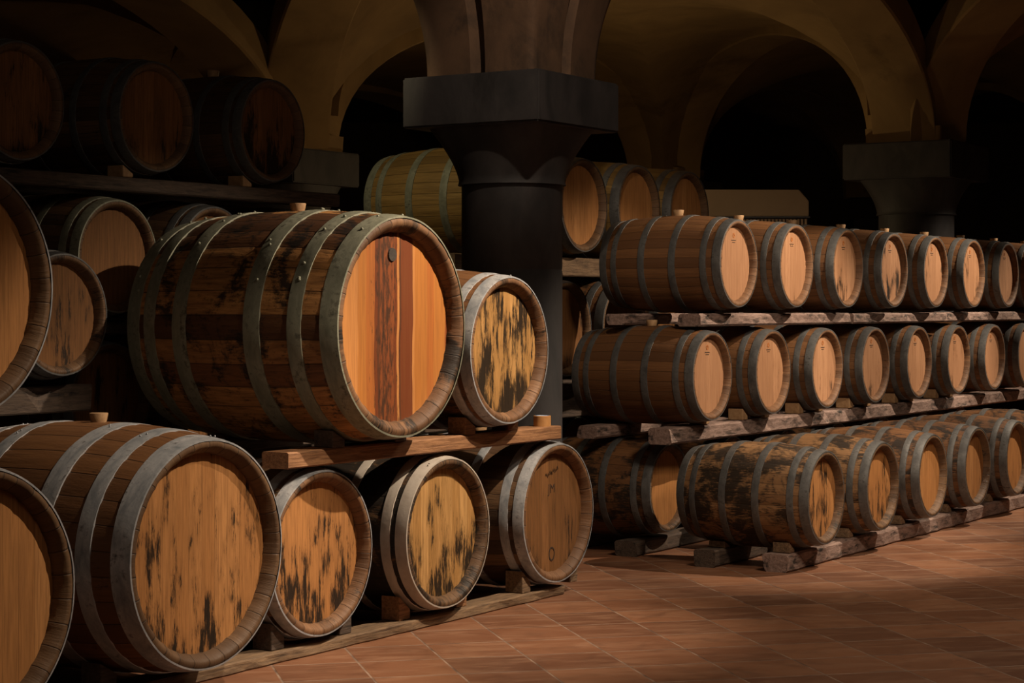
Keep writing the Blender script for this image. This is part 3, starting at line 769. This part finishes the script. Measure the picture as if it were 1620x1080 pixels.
# small burnt brand under the top of the clean heads
for o in [x for x in C.objects if x.get('group') in ('top row of the right stack', 'middle row of the right stack')][:16]:
    ring_part(HEADS[o.name], 0.0, .343+.195, .017, .009, .0445, 'mark_orange', nm='brand_mark')
    bm = bmesh.new(); add_box(bm, -.035, .035, .0432, .0452, .343+.158, .343+.163); add_box(bm, -.024, .024, .0432, .0452, .343+.144, .343+.148)
    bmesh.ops.recalc_face_normals(bm, faces=bm.faces)
    link('brand_line', mesh_from('brand_line', bm, M['mark'], smooth=False), HEADS[o.name])

# ------------------------------------------------------------------ cream box on its slatted crate, coil of hose
plat = bpy.data.objects.new('storage_platform', None); C.objects.link(plat); plat.location = W(15.55, -7.98, 0); plat.rotation_euler = (0, 0, ROT)
tag(plat, 'dark wooden platform behind the right stack holding the crate and the hose', 'platform')
bm = bmesh.new(); add_box(bm, 0, 3.8, -.6, .6, 2.2, 2.26); bmesh.ops.recalc_face_normals(bm, faces=bm.faces); link('platform_top', mesh_from('platform_top', bm, M['beam_dark'], smooth=False), plat)
for x in (.05, 1.8, 3.6):
    for y in (-.55, .45):
        bm = bmesh.new(); add_box(bm, x, x+.09, y, y+.09, 0, 2.2); bmesh.ops.recalc_face_normals(bm, faces=bm.faces); link('leg', mesh_from('leg', bm, M['beam_dark'], smooth=False), plat)
BY = -.06
cr = bpy.data.objects.new('slatted_crate', None); C.objects.link(cr); cr.location = (1.72, 18.42, 2.261); cr.rotation_euler = (0, 0, BY)
tag(cr, 'pale slatted crate under the cream box behind the right stack', 'crate')
bm = bmesh.new(); add_box(bm, .02, 1.02, .02, .40, 0, .28); bmesh.ops.recalc_face_normals(bm, faces=bm.faces); link('crate_body', mesh_from('crate_body', bm, M['beam_dark'], smooth=False), cr)
bm = bmesh.new()
for q in range(30): add_box(bm, .02+q*.0335, .02+q*.0335+.019, 0, .019, 0, .27)
bmesh.ops.recalc_face_normals(bm, faces=bm.faces); link('slats', mesh_from('slats', bm, M['slat'], smooth=False), cr)
bm = bmesh.new(); add_box(bm, 0, 1.04, -.01, .42, .281, .295); bmesh.ops.recalc_face_normals(bm, faces=bm.faces); link('crate_lid', mesh_from('crate_lid', bm, M['black'], smooth=False), cr)
bm = bmesh.new(); pr = [(0, 0), (1.03, 0), (1.03, .14), (.94, .245), (0, .25)]
A = [bm.verts.new((x, 0, z)) for x, z in pr]; B = [bm.verts.new((x, .4, z)) for x, z in pr]
bm.faces.new(A); bm.faces.new(B[::-1])
for i in range(5): bm.faces.new((A[i], B[i], B[(i+1) % 5], A[(i+1) % 5]))
bmesh.ops.recalc_face_normals(bm, faces=bm.faces); bmesh.ops.bevel(bm, geom=list(bm.edges), offset=.006, segments=2, affect='EDGES')
o = link('cream_box', mesh_from('cream_box', bm, M['cream'], smooth=False), None, (1.72, 18.42, 2.558), BY)
tag(o, 'cream coloured box with a cut upper corner lying on the slatted crate', 'box')
# coil
bm = bmesh.new()
for q in range(5):
    R = .40-.03*(q % 2); N = 60; rr = .022; z = 2.23+q*.042; rings = []
    for k in range(N):
        a = 2*PI*k/N; c = Vector((R*1.35*math.cos(a), R*.75*math.sin(a), z+.012*math.sin(3*a+q)))
        d = Vector((math.cos(a), math.sin(a), 0))
        rings.append([bm.verts.new(c+d*rr*math.cos(2*PI*m_/8)+Vector((0, 0, rr*math.sin(2*PI*m_/8)))) for m_ in range(8)])
    for k in range(N):
        A, B = rings[k], rings[(k+1) % N]
        for m_ in range(8): bm.faces.new((A[m_], A[(m_+1) % 8], B[(m_+1) % 8], B[m_]))
for v in bm.verts: v.co.z -= 2.19
bmesh.ops.recalc_face_normals(bm, faces=bm.faces)
o = link('hose_coil', mesh_from('hose_coil', bm, M['black']), None, W(18.6, -7.95, 2.255), ROT); tag(o, 'coil of black hose lying right of the cream box, before the far pillar', 'hose')

# ------------------------------------------------------------------ lights
def spot(loc, target, power, size=60, blend=.6, col=(1, .72, .45), soft=.03):  # serves the aisle's ceiling spots and the added fills alike
    l = bpy.data.lights.new('ceiling_and_fill_spot', 'SPOT'); l.energy = power; l.spot_size = math.radians(size); l.spot_blend = blend
    l.color = col; l.shadow_soft_size = soft
    o = bpy.data.objects.new('ceiling_and_fill_spot', l); C.objects.link(o); o.location = loc
    o.rotation_euler = (Vector(target)-Vector(loc)).to_track_quat('-Z', 'Y').to_euler(); return o
WARM = (1, .80, .60)
spot(W(9.5, -3.2, 4.5), W(8.7, -5.95, 1.05), 1400, 56, .95, WARM)          # on the foreground stack
spot(W(7.4, -2.9, 4.4), W(6.6, -5.85, .75), 620, 40, .6, WARM)
spot(W(13.9, -3.4, 4.2), W(13.1, -5.8, 1.0), 900, 62, .6, WARM)
spot(W(17.4, -3.6, 4.2), W(16.5, -5.8, 1.0), 900, 66, .6, WARM)
spot(W(20.8, -3.8, 4.2), W(19.8, -5.8, 1.0), 700, 66, .6, WARM)
spot(W(10.6, -2.2, 4.7), W(10.4, -3.1, 0), 330, 100, .9, WARM)
spot(W(9.0, -5.0, 4.8), W(12.2, -7.6, 2.4), 150, 40, .6, (1, .80, .60))      # fill added for the rear shelf, no fixture there
spot(W(9.4, -7.6, 4.3), W(11.6, -8.0, 2.5), 75, 50, .6, (1, .84, .52))  # second added fill, brightens the yellowish barrel left of the pillar
spot(W(14.5, -5.0, 4.3), (2.25, 18.4, 2.6), 7, 34, .7, WARM)                # weak extra spot added to lift the crate and box
# unseen point lights added behind the stacks to warm the vault
def point(loc, power, col, soft=.05):
    l = bpy.data.lights.new('hidden_vault_fill', 'POINT'); l.energy = power; l.color = col; l.shadow_soft_size = soft
    o = bpy.data.objects.new('hidden_vault_fill', l); C.objects.link(o); o.location = loc; return o
point((.25, 16.7, 2.95), 24, (1, .70, .38))
point((1.3, 20.6, 2.4), 34, (1, .70, .36))
w = bpy.data.worlds.new('World'); bpy.context.scene.world = w; w.use_nodes = True
w.node_tree.nodes['Background'].inputs[0].default_value = (1, .7, .5, 1); w.node_tree.nodes['Background'].inputs[1].default_value = 0.0
spot(W(8.9, -1.8, 4.6), W(13.3, -5.6, .9), 620, 47, .8, (1, .78, .58), .5)  # broad soft fill added for the barrel sides of the right stack
# weak area fill added from the left, not a fixture of the cellar
l = bpy.data.lights.new('aisle_fill', 'AREA'); l.energy = 21; l.size = 2.5; l.size_y = 2.5; l.shape = 'RECTANGLE'; l.color = (1, .75, .55)
o = bpy.data.objects.new('aisle_fill', l); C.objects.link(o); o.location = W(4.5, -2.5, 4.6)
o.rotation_euler = (Vector(W(11.5, -6, 1.2))-Vector(o.location)).to_track_quat('-Z', 'Y').to_euler()

# ------------------------------------------------------------------ camera
cd = bpy.data.cameras.new('camera'); cd.sensor_width = 36; cd.lens = 3137/1620*36; cd.shift_y = -55/1620; cd.clip_end = 100
co = bpy.data.objects.new('camera', cd); C.objects.link(co); co.location = (0, 0, EYE); co.rotation_euler = (PI/2, 0, 0)
S = bpy.context.scene; S.camera = co
S.view_settings.view_transform = 'Standard'; S.view_settings.look = 'None'; S.view_settings.gamma = 1
S.view_settings.use_curve_mapping = False; S.view_settings.exposure = 0.0
